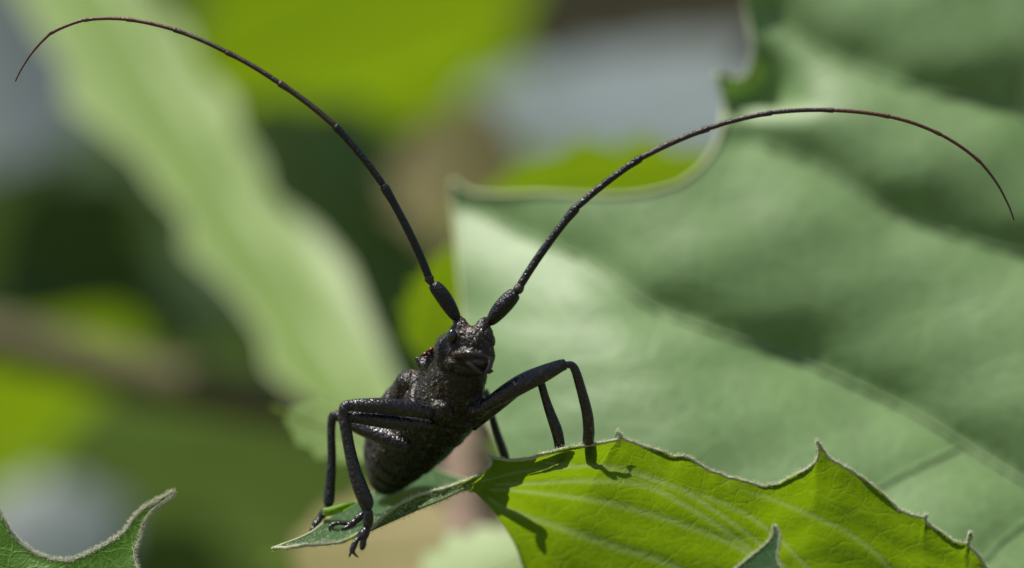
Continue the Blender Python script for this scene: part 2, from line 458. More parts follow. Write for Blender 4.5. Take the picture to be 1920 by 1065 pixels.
# gentle creases that run along the blade
vv = np.linspace(0, 1, VN + 1)
for j in range(len(FU)):
    h = min(1.0, max(0.0, (FU[j] - 5.5) / 2.0))
    grid[j, :, 2] += h * 0.008 * np.sin(vv * 62 + 0.5 * FU[j]) * np.clip(vv * 8, 0, 1) * (vv < 0.5)
    grid[j, :, 2] += 0.02 * np.sin(FU[j] * 1.9) * np.exp(-vv * 9)
VEINS = [
    ([(905, 902), (980, 884), (1060, 876), (1130, 874), (1200, 888), (1290, 926), (1400, 1000), (1470, 1060)], 2.4),
    ([(930, 909), (978, 907), (1119, 902), (1212, 912), (1306, 961), (1400, 1024), (1450, 1075)], 3.2),
    ([(920, 918), (978, 921), (1119, 939), (1212, 962), (1306, 993), (1384, 1026), (1440, 1075)], 3.4),
    ([(918, 936), (960, 958), (1056, 992), (1150, 1024), (1259, 1060), (1330, 1110)], 4.2),
    ([(1025, 868), (1150, 880), (1244, 908), (1369, 950), (1447, 999), (1520, 1070)], 2.0),
    ([(1350, 905), (1440, 934), (1508, 961), (1590, 1000), (1644, 1040), (1680, 1080)], 2.4),
]
VATT = np.zeros(grid.shape[:2])
GX, GY = grid[:, :64, 0], grid[:, :64, 1]
for line, r in VEINS:
    c = cr([(x, y) for x, y in line], 12)
    for i, ((ax, ay), (bx, by)) in enumerate(zip(c[:-1], c[1:])):
        dx, dy = bx - ax, by - ay
        t = np.clip(((GX - ax) * dx + (GY - ay) * dy) / (dx * dx + dy * dy + 1e-9), 0, 1)
        dist = np.hypot(GX - ax - t * dx, GY - ay - t * dy)
        wd = max(r, 2.6) * (0.7 + 0.6 * min(1, 2.5 * i / len(c)))
        VATT[:, :64] = np.maximum(VATT[:, :64], np.exp(-(dist / wd) ** 2))
grid[:, :, 2] -= VATT * 0.008
PV = [P(*grid[j, i]) for j in range(len(FU)) for i in range(VN + 1)]
PF = []
for j in range(len(FU) - 1):
    for i in range(VN):
        a = j * (VN + 1) + i
        PF.append((a, a + 1, a + VN + 2, a + VN + 1))
perch = empty('leaf', P(1860, 1200, 0.6))
tag(perch, 'bright yellow-green spiny-edged leaf with pale veins, under the beetle\'s feet', 'leaf')
blade = mesh_ob('blade', PV, PF, M['perch'], perch)
# upper side must be the one away from the camera on the big front wall
blade.data.flip_normals()
at = blade.data.attributes.new('vein', 'FLOAT', 'POINT'); at.data.foreach_set('value', VATT.reshape(-1))
rim = [P(*p) for p in FM]
V, F = tube_geo(rim, [0.008 + 0.004 * abs(math.sin(i * 0.31) * math.sin(i * 0.083 + 1)) + 0.003 * random.random() for i in range(len(rim))], 6)
mesh_ob('margin', V, F, M['margin'], perch)
far = [P(*grid[j, VN]) for j in range(0, len(FU), 2) if FU[j] < 6.2]
V, F = tube_geo(far, [0.008] * len(far), 6); mesh_ob('margin', V, F, M['margin'], perch)
roots, dirs, lens = [], [], []
for j in range(1, len(rim) - 1):
    for k in range(14):
        o = (rim[j] - P(*grid[j, 10])).normalized()
        roots.append(rim[j] + (rim[j + 1] - rim[j]) * random.random())
        dirs.append(o * 0.8 + Vector((random.gauss(0, .6), random.gauss(0, .6), random.gauss(0, .6))))
        lens.append(random.uniform(0.012, 0.036))
for j in range(0, len(FU)):
    if FU[j] > 6.3: continue
    for k in range(16):
        i = random.randint(0, VN - 1)
        roots.append(P(*(grid[j, i] * 0.5 + grid[j, i + 1] * 0.5)))
        dirs.append(Vector((random.gauss(0, .7), -0.3 + random.gauss(0, .5), 0.8)))
        lens.append(random.uniform(0.01, 0.03))
    for k in range(2):
        roots.append(P(*grid[j, random.randint(54, 66)]))
        dirs.append(Vector((random.gauss(0, .6), -0.3, -0.9))); lens.append(random.uniform(0.012, 0.035))
hairs('leaf_hairs', roots, dirs, lens, 0.0030, M['hair'], perch)
front = grid[:, :61].reshape(-1, 3)
def perch_depth(x, y):
    d = np.hypot(front[:, 0] - x, front[:, 1] - y); k = np.argpartition(d, 8)[:8]
    wgt = 1 / (d[k] + 2.0); return float((front[k, 2] * wgt).sum() / wgt.sum())
# curled bright tooth at the far margin behind the hind foot
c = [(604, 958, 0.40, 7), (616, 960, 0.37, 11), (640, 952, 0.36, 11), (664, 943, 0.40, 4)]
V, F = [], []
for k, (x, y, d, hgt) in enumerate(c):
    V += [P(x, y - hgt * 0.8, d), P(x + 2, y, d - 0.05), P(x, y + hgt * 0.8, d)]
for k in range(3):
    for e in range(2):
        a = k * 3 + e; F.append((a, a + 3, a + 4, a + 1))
mesh_ob('curled_tooth', V, F, M['lit_tooth'], perch)

# ------------------------------------------------------------------ near leaves cut by the frame
def px_leaf(name, outline, dfun, step, mat, label, rim_r=0.010, hair_n=0, hair_len=(0.015, 0.04), group=None, veins=(), vein_mat=None, vein_lift=0.004, flip=False, smooth_rim=2):
    ol = fine(list(outline) + [outline[0]], step * 0.5)[:-1]
    if smooth_rim:
        for _ in range(smooth_rim): ol = 0.5 * ol + 0.25 * (np.roll(ol, 1, 0) + np.roll(ol, -1, 0))
    V, F = cdt_leaf([tuple(p) for p in ol], dfun, step)
    root = empty(name, P(*outline[-1], dfun(*outline[-1])))
    tag(root, label, 'leaf', group)
    b = mesh_ob('blade', V, F, mat, root)
    if flip: b.data.flip_normals()
    edge = [P(x, y, dfun(x, y)) for x, y in ol]
    edge = edge + [edge[0]]
    if rim_r:
        Vt, Ft = tube_geo(edge, [rim_r] * len(edge), 6); mesh_ob('margin', Vt, Ft, M['margin'], root)
    if hair_n:
        ctr = P(*np.mean(ol, 0), dfun(*np.mean(ol, 0)))
        r_, d_, l_ = [], [], []
        for j in range(len(edge) - 1):
            t = edge[j + 1] - edge[j]
            o = t.cross(ROT @ Vector((0, 1, 0)))
            for k in range(hair_n):
                r_.append(edge[j] + t * random.random())
                d_.append(o.normalized() * random.choice((0.9, 0.9, -0.3)) + Vector((random.gauss(0, .5), random.gauss(0, .5), random.gauss(0, .5))))
                l_.append(random.uniform(*hair_len))
        hairs('leaf_hairs', r_, d_, l_, 0.0028, M['hair'], root)
    for line, r in veins:
        c = cr(line, 12)
        pts = [P(x, y, dfun(x, y) - vein_lift) for x, y in c]
        rr = [max(0.15, 1 - 0.7 * abs(0.0 + i / len(c))) * r / K for i in range(len(c))]
        Vt, Ft = tube_geo(pts, rr, 8); mesh_ob('vein', Vt, Ft, vein_mat or M['vein_pale'], root)
    return root

ol = [(-60, 850), (-20, 925), (0, 962), (14, 990), (34, 1016), (62, 1037), (95, 1050), (128, 1053), (160, 1042), (195, 1024), (225, 1006), (243, 985), (256, 966), (275, 950),
      (300, 936), (322, 924), (327, 922), (328, 926), (308, 939), (285, 955), (272, 970), (265, 990), (260, 1012), (251, 1032), (251, 1045), (256, 1062), (275, 1120), (240, 1200), (60, 1260), (-160, 1200), (-160, 950)]
px_leaf('leaf', ol, lambda x, y: -0.0013 * (y - 960) + 0.03 * math.sin(x * 0.03) * math.sin(y * 0.02), 7, M['near'],
        'dark green downy leaf whose long curved spine points up, cut off at the corner', 0.0048, 22, (0.014, 0.042),
        veins=[([(130, 1140), (60, 1080), (10, 1060), (-60, 1050)], 1.5),
               ([(200, 1055), (215, 1090), (240, 1140)], 1.2), ([(165, 1085), (135, 1072), (118, 1056)], 0.9)], vein_lift=0.0)
ol = [(1340, 1110), (1380, 1066), (1410, 1042), (1435, 1022), (1447, 1008), (1451, 996), (1449, 984), (1454, 984), (1460, 998), (1462, 1014), (1458, 1034), (1456, 1048), (1464, 1066), (1490, 1130), (1440, 1200), (1360, 1180)]
px_leaf('leaf', ol, lambda x, y: -0.42 - 0.0006 * (y - 1000) - 0.0008 * (x - 1420), 6, M['tip'],
        'small grey-green upright leaf point standing in front of the bright spiny leaf', 0.005, 12, (0.01, 0.03))

# ------------------------------------------------------------------ big blurred leaf behind
BV = [
    ([(2330, 1110), (2120, 1010), (1920, 903), (1700, 768), (1480, 668), (1240, 585), (1100, 490), (960, 430), (880, 385)], 9),
    ([(2330, 1110), (2150, 640), (2000, 500), (1840, 455), (1690, 405), (1520, 305), (1400, 262)], 7),
    ([(2150, 640), (2050, 330), (1900, 205), (1700, 160), (1560, 105), (1440, 25)], 6),
    ([(1800, 838), (1660, 905), (1560, 985), (1480, 1060)], 4),
    ([(1480, 668), (1300, 690), (1120, 720), (960, 780)], 4),
    ([(1920, 200), (1890, 90), (1850, -40)], 5),
    ([(1240, 585), (1120, 600), (960, 600), (880, 580)], 3),
    ([(1990, 935), (1880, 1010), (1800, 1100)], 4),
    ([(1600, 720), (1520, 640), (1470, 540), (1440, 450)], 2.5),
    ([(1330, 615), (1290, 500), (1290, 420)], 2.5),
]
def broad_depth(x, y):
    h = 0.0
    for k, (line, r) in enumerate(BV):
        d = seg_dist(x, y, line)
        if k < 3: h += 0.30 * math.exp(-d / 105.0)
        elif k < 8: h += 0.05 * math.exp(-d / 50.0)
    base = 2.6 + 0.75 * (max(0.0, 1330 - x) / 480.0) ** 2 - 0.0017 * (y - 350)
    base += 0.10 * math.sin(x * 0.006 + 1.0) * math.sin(y * 0.007)
    base += 0.016 * math.sin(x * 0.021 + y * 0.011) * math.sin(y * 0.026 - x * 0.006)
    if x > 1350 and y < 220:            # the upper lobe dips where it turns under
        base += 0.5 * math.exp(-((x - 1400) ** 2 + (y - 190) ** 2) / 90.0 ** 2)
    return base + h
ol = [(845, 332), (862, 352), (890, 364), (940, 366), (1010, 362), (1080, 366), (1150, 368), (1215, 362), (1275, 345), (1318, 312), (1345, 270), (1357, 228), (1358, 185), (1350, 155), (1338, 128),
      (1352, 140), (1370, 150), (1388, 152), (1404, 138), (1413, 112), (1414, 85), (1405, 45), (1396, 0), (1380, -80), (1360, -200), (1700, -420), (2300, -350), (2700, 200), (2650, 900), (2330, 1110),
      (2250, 1500), (1700, 1600), (1200, 1450), (1000, 1180), (985, 1000), (965, 900), (945, 850), (922, 800), (885, 740), (872, 660), (866, 560), (858, 470), (852, 400)]
px_leaf('broad_leaf', ol, broad_depth, 20, M['broad'], 'huge blurred grey-green leaf with notched edge filling the space behind the beetle', 0.018, 0,
        veins=[(BV[k][0], BV[k][1] * 0.6) for k in (0, 1, 2, 3, 5, 7)], vein_mat=M['vein_broad'], vein_lift=0.022)

# ------------------------------------------------------------------ blurred leaves further back
ol = [(-40, -160), (30, -20), (95, 90), (128, 130), (120, 190), (200, 250), (262, 300), (300, 360), (352, 410), (348, 470), (420, 530), (462, 580), (500, 640), (500, 690), (560, 740), (640, 790), (760, 840), (770, 780), (728, 690), (690, 600),
      (650, 500), (590, 430), (500, 370), (490, 310), (440, 240), (440, 190), (360, 120), (350, 60), (280, 0), (230, -120), (100, -240)]
def diag_depth(x, y):
    return 11.0 - 0.0055 * (y - 400) + 0.5 * math.exp(-seg_dist(x, y, [(130, -150), (700, 800)]) / 55.0)
px_leaf('leaf', ol, diag_depth, 24, M['sunlit'], 'long pale green blurred leaf running diagonally down towards the beetle', 0.02, 0,
        veins=[([(700, 800), (420, 330), (130, -150)], 9)], vein_mat=M['vein_pale'], vein_lift=0.03)

def lobed(n=5, teeth=0.22, width=0.5):
    """half outline of a lobed, pointed leaf along y 0..1"""
    R, L_ = [], []
    for i in range(n * 6 + 1):
        t = i / (n * 6.0)
        w_ = width * (math.sin(math.pi * min(1, t ** 0.8)) ** 0.8) * (1 + teeth * (2 * abs((t * n) % 1.0 - 0.5) - 0.5) * 1.2) + 0.004
        R.append((w_, t)); L_.append((-w_ * random.uniform(0.92, 1.05), t))
    return R + L_[::-1]

def blur_leaf(px, py, d, length, rot, pitch, yaw, mat, label, group=None, width=0.42, curl=0.15):
    """a lobed leaf of its own, length in cm, its middle at the given spot"""
    ol2 = lobed(width=width)
    pts = [Vector(p) for p in ol2]; n = len(pts)
    inner = [Vector((x, y)) for y in np.linspace(0.1, 0.9, 7) for x in np.linspace(-0.25, 0.25, 5) * (1 if width > .35 else .5)]
    r = delaunay_2d_cdt(pts + inner, [(i, (i + 1) % n) for i in range(n)], [list(range(n))], 1, 1e-4)
    Rm = ROT @ Matrix.Rotation(yaw, 3, 'Z') @ Matrix.Rotation(pitch, 3, 'X') @ Matrix.Rotation(rot, 3, 'Y')
    c = P(px, py, d)
    def tr(x, y): return c + Rm @ Vector((x * length, (curl * (2.0 * x * x - (y - 0.5) ** 2)) * length, (y - 0.5) * length))
    V = [tr(v.x, v.y) for v in r[0]]
    root = empty('leaf', tr(0, 0)); tag(root, label, 'leaf', group)
    mesh_ob('blade', V, [tuple(f) for f in r[2]], mat, root)
    Vt, Ft = tube_geo([tr(0, y) for y in np.linspace(-0.12, 0.95, 8)], [length * 0.012 * (1 - 0.08 * k) for k in range(8)], 6)
    mesh_ob('midrib', Vt, Ft, M['vein_pale'], root)
    return root
R = math.radians
# px, py, depth, length, roll, pitch, yaw, material, label
BL = [
    (690, 40, 26, 4.8, R(60), R(50), R(10), 'lime', 'blurred lime leaf glowing above the left antenna\'s arch'),
    (800, 210, 30, 5.0, R(-30), R(45), R(-20), 'lime', 'blurred lime leaf left of the leaf with blue-grey sheen'),
    (20, 800, 24, 5.2, R(20), R(50), R(20), 'lime', 'blurred lime leaf below the dim brown twig'),
    (1170, 350, 8.5, 2.7, R(80), R(55), R(0), 'lime', 'slim blurred lime leaf peeping over the huge leaf\'s upper edge'),
    (832, 560, 5.5, 1.3, R(5), R(40), R(10), 'lime', 'narrow blurred lime leaf between left antenna and huge leaf'),
    (870, 330, 18, 1.9, R(15), R(-20), R(10), 'straw', 'withered tan blurred leaf above the huge leaf\'s corner'),
    (765, 1035, 7, 2.0, R(80), R(-48), R(0), 'straw', 'straw coloured blurred leaf below the beetle\'s front foot'),
    (925, 1082, 4.2, 1.3, R(60), R(-35), R(-10), 'sunlit', 'pale green blurred leaf in front of the brown stem'),
    (640, 815, 2.6, 0.9, R(112), R(-30), R(0), 'sunlit', 'slim pale green blurred leaf behind the beetle\'s bent knees'),
    (480, 905, 22, 5.0, R(100), R(40), R(0), 'mid', 'dull green blurred leaf behind the hind foot'),
    (690, 470, 18, 4.2, R(-40), R(-10), R(30), 'mid', 'green blurred leaf under the left antenna\'s steep rise'),
    (1000, 850, 3.6, 0.7, R(100), R(-25), R(10), 'sunlit', 'small pale blurred leaf behind the thin rear shin'),
    (1140, 180, 24, 4.6, R(62), R(-55), R(10), 'glossy', 'blurred leaf tinted with blue-grey sky sheen above the slim lime leaf'),
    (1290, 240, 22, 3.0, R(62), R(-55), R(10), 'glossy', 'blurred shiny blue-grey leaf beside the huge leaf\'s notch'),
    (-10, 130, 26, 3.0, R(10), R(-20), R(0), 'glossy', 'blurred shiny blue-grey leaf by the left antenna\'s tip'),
    (95, 1015, 21, 2.1, R(60), R(-24), R(0), 'glossy', 'blurred leaf tinted with blue-grey sky sheen over the downy corner leaf'),
    (1240, 10, 28, 4.0, R(75), R(10), R(10), 'dun', 'dull grey-brown blurred leaf above the leaf with blue-grey sheen'),
]
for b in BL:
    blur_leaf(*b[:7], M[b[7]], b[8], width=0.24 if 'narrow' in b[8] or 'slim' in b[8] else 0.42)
for k in range(26):
    px = random.uniform(-150, 1000); py = random.uniform(-100, 1150)
    blur_leaf(px, py, random.uniform(32, 42), random.uniform(5, 8), random.uniform(0, 6.28), R(random.uniform(-35, 45)), R(random.uniform(-40, 40)),
              M['dark'] if k % 3 else M['mid'], 'dim dark green blurred leaf deep in the background', 'dim leaves deep in the background')

# far foliage that nobody could count
V, F = [], []
rng = random.Random(11)
holes = [(1150, 170, 110), (110, 985, 60)]
cnt = 0
while cnt < 2600:
    d = rng.uniform(45, 80); px = rng.uniform(-1000, 2900); py = rng.uniform(-800, 1900)
    if any(math.hypot(px - a, py - b) < r for a, b, r in holes): continue
    cnt += 1
    c = P(px, py, d); s = rng.uniform(1.6, 3.4)
    q = Matrix.Rotation(rng.uniform(0, 6.28), 3, 'Z') @ Matrix.Rotation(rng.uniform(-1.2, 1.2), 3, 'X') @ Matrix.Rotation(rng.uniform(0, 6.28), 3, 'Y')
    i = len(V)
    for x, y in ((0, -1), (0.45, -0.3), (0.35, 0.4), (0, 1), (-0.35, 0.4), (-0.45, -0.3)):
        V.append(c + q @ Vector((x * s, 0.25 * x * x * s, y * s)))
    F += [(i, i + 1, i + 2, i + 3), (i, i + 3, i + 4, i + 5)]
o = mesh_ob('foliage', V, F, M['mid'])
tag(o, 'far dense green foliage melting into soft blur behind everything', 'foliage', kind='stuff')

# stem and twig
def rod(name, ctrl, mat, label, cat):
    c = cr(ctrl, 8); pts = [P(*a[:3]) for a in c]
    V, F = tube_geo(pts, [a[3] * (1 + 0.04 * math.sin(i * 1.7)) for i, a in enumerate(c)], 16)
    return tag(mesh_ob(name, V, F, mat, None, pts[-1]), label, cat)
rod('stem', [(868, 640, 5.6, 0.17), (872, 780, 5.5, 0.19), (876, 860, 5.4, 0.20), (884, 960, 5.3, 0.205), (890, 1080, 5.2, 0.21), (905, 1500, 5.2, 0.22)], M['stem'],
    'blurred pinkish brown stem rising behind the beetle\'s belly', 'stem')
rod('twig', [(-400, 560, 15.5, 0.27), (0, 640, 15.0, 0.26), (260, 705, 14.6, 0.25), (480, 752, 14.2, 0.24), (640, 790, 13.6, 0.22), (820, 850, 12.5, 0.2)], M['twig'],
    'dim blurred brown twig sloping behind the beetle\'s knees', 'twig')

# ------------------------------------------------------------------ the beetle
beetle = empty('longhorn_beetle', P(690, 985, -0.1))
tag(beetle, 'black longhorn beetle with very long jointed antennae, reared up on the spiny leaf', 'beetle')

def ell(bm, c, r, rot=None, sub=3):
    """ellipsoid: centre (px, py, depth px), radii px along right, depth, up"""
    m = Matrix.Diagonal((r[0] / K, r[1] / K, r[2] / K)).to_4x4()
    rm = ROT.to_4x4() @ (rot.to_4x4() if rot else Matrix.Identity(4))
    bmesh.ops.create_icosphere(bm, subdivisions=sub, radius=1.0, matrix=Matrix.Translation(P(c[0], c[1], c[2] / K)) @ rm @ m)

def loft(bm, ctrl, n=6, seg=24, flat=1.0):
    c = cr(ctrl, n)
    V, F = tube_geo([P(a[0], a[1], a[2] / K) for a in c], [a[3] / K for a in c], seg, flat)
    vs_ = [bm.verts.new(v) for v in V]
    for f in F: bm.faces.new([vs_[i] for i in f])

RY = lambda a: Matrix.Rotation(R(a), 3, 'Y')
bm = bmesh.new()
# hind body, belly, wing cases
loft(bm, [(850, 720, 20, 46), (832, 752, 45, 62), (812, 778, 90, 70), (784, 810, 135, 73), (752, 848, 180, 63), (732, 882, 215, 48), (724, 906, 235, 33), (724, 920, 245, 16)])
loft(bm, [(775, 725, 95, 30), (768, 745, 120, 44), (752, 790, 165, 56), (733, 835, 205, 53), (722, 875, 235, 40), (720, 904, 250, 22)])
ell(bm, (768, 722, 92), (30, 34, 30)); ell(bm, (751, 738, 110), (20, 30, 22)); ell(bm, (788, 712, 76), (18, 26, 20))
ell(bm, (838, 806, 70), (38, 44, 34), RY(35)); ell(bm, (806, 820, 110), (34, 40, 28), RY(35))
# collar: front part of the thorax
loft(bm, [(876, 672, 8, 42), (866, 690, 14, 52), (856, 712, 22, 55), (846, 738, 32, 55), (838, 760, 44, 50)])
ell(bm, (806, 690, 45), (20, 26, 26)); ell(bm, (812, 672, 40), (14, 20, 16))
loft(bm, [(812, 690, 36, 17), (797, 683, 38, 13), (786, 676, 40, 8), (779, 670, 40, 4)], 4, 12)
ell(bm, (803, 720, 40), (16, 30, 30)); ell(bm, (893, 722, 15), (16, 30, 26)); ell(bm, (893, 752, 15), (18, 26, 18))
# hip joints
ell(bm, (828, 770, -8), (25, 24, 23)); ell(bm, (888, 768, 0), (20, 22, 20)); ell(bm, (808, 800, 35), (24, 24, 20)); ell(bm, (868, 795, 40), (22, 24, 18))
# head
ell(bm, (872, 658, -15), (50, 46, 46)); ell(bm, (846, 668, -12), (28, 34, 34)); ell(bm, (890, 648, -40), (32, 28, 38)); ell(bm, (862, 632, -28), (22, 28, 26)); ell(bm, (836, 660, -8), (22, 34, 34))
ell(bm, (908, 635, -32), (18, 26, 30)); ell(bm, (912, 665, -38), (16, 24, 28))
loft(bm, [(858, 596, -24, 8), (861, 604, -28, 13), (867, 616, -36, 15), (876, 632, -46, 13), (884, 648, -50, 8)], 4, 14); loft(bm, [(911, 597, -28, 7), (908, 605, -32, 12), (903, 617, -40, 14), (895, 633, -50, 12), (889, 648, -52, 8)], 4, 14)
ell(bm, (882, 664, -56), (34, 18, 14)); ell(bm, (893, 676, -54), (30, 20, 16)); ell(bm, (858, 680, -34), (28, 26, 18)); ell(bm, (884, 694, -38), (36, 26, 12))
tmp_me = bpy.data.meshes.new('tmp'); bm.to_mesh(tmp_me); bm.free()
tmp = bpy.data.objects.new('tmp', tmp_me); C.objects.link(tmp)
md = tmp.modifiers.new('r', 'REMESH'); md.mode = 'VOXEL'; md.voxel_size = 0.0095
md = tmp.modifiers.new('s', 'SMOOTH'); md.iterations = 1; md.factor = 0.5
tx = bpy.data.textures.new('rough', 'CLOUDS'); tx.noise_scale = 0.045; tx.noise_depth = 3
md = tmp.modifiers.new('d', 'DISPLACE'); md.texture = tx; md.strength = 0.013; md.mid_level = 0.5
dg = bpy.context.evaluated_depsgraph_get()
ev = bpy.data.meshes.new_from_object(tmp.evaluated_get(dg))
bpy.data.objects.remove(tmp)
n = len(ev.vertices); a = np.empty(n * 3); ev.vertices.foreach_get('co', a); a = a.reshape(-1, 3)
nn = np.empty(n * 3); ev.vertices.foreach_get('normal', nn); nn = nn.reshape(-1, 3)
A0, A1 = np.array(P(838, 752, 45 / K)), np.array(P(722, 915, 245 / K))
ax = A1 - A0; tt = (a - A0) @ ax / (ax @ ax)
for t0, dep in ((0.03, 0.020), (0.30, 0.016), (0.52, 0.016), (0.66, 0.015), (0.79, 0.014), (0.90, 0.012)):
    a -= nn * (dep * np.exp(-((tt - t0) / 0.016) ** 2))[:, None]
body = mesh_ob('body', a, [tuple(p.vertices) for p in ev.polygons], M['shell'], beetle)
pick = np.random.choice(n, 5200, replace=False)
hairs('down', [a[i] for i in pick], [Vector(nn[i]) * 0.5 + Vector((-0.3, -0.1, -0.8)) + Vector((random.gauss(0, .35), random.gauss(0, .35), random.gauss(0, .35))) for i in pick],
      [random.uniform(0.012, 0.028) for _ in pick], 0.0018, M['bhair'], body)

def blob(name, c, r, mat, parent, rot=None, sub=3):
    b = bmesh.new(); ell(b, c, r, rot, sub)
    V = [v.co.copy() for v in b.verts]; F = [[v.index for v in f.verts] for f in b.faces]
    b.free(); return mesh_ob(name, V, F, mat, parent)
blob('eye', (847, 630, -54), (9.5, 8, 13.5), M['eye'], beetle, RY(10))
blob('eye', (922, 638, -36), (7, 11, 13), M['eye_red'], beetle, RY(-8))
tag(blob('labrum', (897, 679, -69), (12, 7, 8), M['gloss'], beetle, RY(14)), 'glossy dark reddish upper lip')
blob('clypeus', (891, 664, -68), (20, 8, 6.5), M['gloss'], beetle, RY(10))
limb('mandible', [(876, 674, -62, 6), (882, 683, -68, 6.5), (892, 692, -71, 5.5), (902, 699, -72, 2.5), (906, 700, -72, 1)], M['gloss'], beetle, 5, 10)
limb('mandible', [(917, 672, -58, 6), (918, 684, -64, 6.5), (914, 694, -70, 5), (908, 701, -73, 1.5)], M['gloss'], beetle, 5, 10)
limb('palp', [(846, 688, -48, 3), (858, 687, -56, 3.2), (874, 690, -58, 1.6)], M['gloss'], beetle, 4, 8)
limb('palp', [(905, 693, -60, 3), (915, 698, -66, 3.4), (924, 695, -68, 2.4)], M['gloss'], beetle, 4, 8)

# antennae
AL = [(806, 525), (718, 347), (627, 236), (522, 155), (423, 97), (325, 55), (236, 36), (156, 38), (94, 63), (29, 152)]
AR = [(969, 546), (1082, 388), (1202, 296), (1330, 240), (1448, 211), (1564, 207), (1669, 219), (1765, 253), (1838, 304), (1901, 412)]
RAD = [8.6, 7.6, 6.5, 5.6, 4.9, 4.3, 3.9, 3.5, 3.2, 2.0]
def antenna(scape, ped, J, bow, dep):
    root = limb('antenna', scape, M['ant'], beetle, 5, 14)
    limb('pedicel', ped, M['ant_mid'], root, 4, 12)
    for i in range(len(J) - 1):
        a, b = np.array(J[i], float), np.array(J[i + 1], float)
        t = b - a; nrm = np.array([t[1], -t[0]]) / np.hypot(*t)
        bo = bow * np.hypot(*t) * (2.6 if i == len(J) - 2 else 1.5 if i > 5 else 1.0)
        r0, r1 = RAD[i] * 0.92, RAD[i + 1] * 0.98
        r1 = max(r1, RAD[i] * 0.86) if i < len(J) - 2 else 1.6
        d0, d1 = dep[i], dep[i + 1]
        rows = []
        for k, (s, rr) in enumerate([(0.0, r0 * 0.72), (0.035, r0 * 0.95), (0.25, r0 * 0.98), (0.5, (r0 + r1) / 2), (0.78, r1), (0.93, r1 * 1.18), (0.985, r1 * 1.12), (1.005, r1 * 0.7)]):
            q = a + t * s + nrm * bo * 4 * s * (1 - s)
            if i == len(J) - 2: rr = r0 * (1 - 0.5 * s)
            rows.append((q[0], q[1], d0 * (1 - s) + d1 * s, rr))
        limb('antenna_segment', rows, M['ant'] if i < 2 else M['ant_mid'] if i < 5 else M['ant_end'], root, 4, 12)
        if 1 <= i: 
            q = a - nrm * r0 * 0 
    return root
antenna([(858, 598, -25, 7.5), (852, 590, -27, 11), (841, 572, -30, 14), (828, 552, -32, 14.5), (818, 540, -33, 13), (813, 534, -34, 10.5), (811, 531, -34, 5)],
        [(811, 534, -34, 5), (808, 529, -34, 7), (805, 523, -34, 9.5), (803, 518, -34, 8)], AL, -0.022, [-34, -40, -44, -44, -40, -32, -24, -16, -8, 0])
antenna([(915, 607, -30, 6), (922, 600, -32, 11), (934, 585, -36, 15), (948, 569, -40, 16), (960, 556, -42, 14.5), (966, 550, -43, 11.5), (968, 548, -43, 5)],
        [(966, 550, -43, 5), (968, 547, -43, 8), (972, 542, -44, 10), (976, 535, -44, 8.5)], AR, 0.022, [-44, -50, -52, -50, -44, -36, -26, -16, -6, 4])

# legs
def tarsus(root, rows, claws, brist=0):
    """rows: consecutive foot segments as control lists; claws: control lists"""
    rt, dr, ln = [], [], []
    for rws in rows:
        limb('tarsal_segment', rws, M['limb'], root, 4, 10)
        if brist:
            for k in range(brist):
                t = random.random(); a = np.array(rws[0][:3]) * (1 - t) + np.array(rws[-1][:3]) * t
                dv = ROT @ Vector((random.gauss(0.2, 0.6), random.gauss(-0.1, .5), random.gauss(-0.4, 0.5)))
                if dv.length < 0.05: continue
                rt.append(P(a[0], a[1], a[2] / K) + dv.normalized() * rws[1][3] * 0.8 / K); dr.append(dv); ln.append(random.uniform(0.015, 0.035))
    for c_ in claws: limb('claw', c_, M['limb'], root, 4, 8)
    if rt: hairs('bristles', rt, dr, ln, 0.0016, M['bristle'], root)

def behind(rows, lift=6):
    return [(x, y, max(d, perch_depth(x, y) * K + r * 1.6 + lift), r) for x, y, d, r in rows]
# left fore leg: knee high, foot over the leaf edge
lg = limb('leg', [(812, 772, -16, 11), (796, 771, -30, 13), (760, 766, -42, 15), (715, 761, -54, 15), (680, 760, -60, 13), (660, 760, -63, 11), (650, 763, -64, 10)], M['limb'], beetle, 5, 14, 0.9)
limb('tibia', [(656, 757, -64, 8), (646, 764, -66, 10), (644, 785, -66, 9.5), (652, 830, -66, 10), (664, 880, -66, 12.5), (676, 915, -66, 14.5), (687, 942, -66, 14), (690, 954, -66, 9)], M['limb'], lg, 5, 14)
tarsus(lg, [[(688, 950, -66, 5), (691, 962, -66, 9), (690, 980, -64, 10), (688, 990, -62, 7)],
            [(688, 988, -62, 6), (684, 998, -62, 10), (679, 1008, -62, 9.5), (676, 1012, -62, 6)],
            [(682, 1008, -64, 5), (681, 1018, -66, 6.5), (679, 1027, -66, 5.5), (677, 1030, -66, 3)],
            [(672, 1008, -62, 4), (666, 1018, -64, 5.5), (661, 1030, -66, 5.5), (659, 1036, -66, 4)]],
       [[(660, 1034, -66, 3), (656, 1040, -68, 2.2), (655, 1045, -70, 1.0)], [(661, 1034, -66, 3), (666, 1040, -68, 2.4), (672, 1045, -70, 1.0)]], 34)
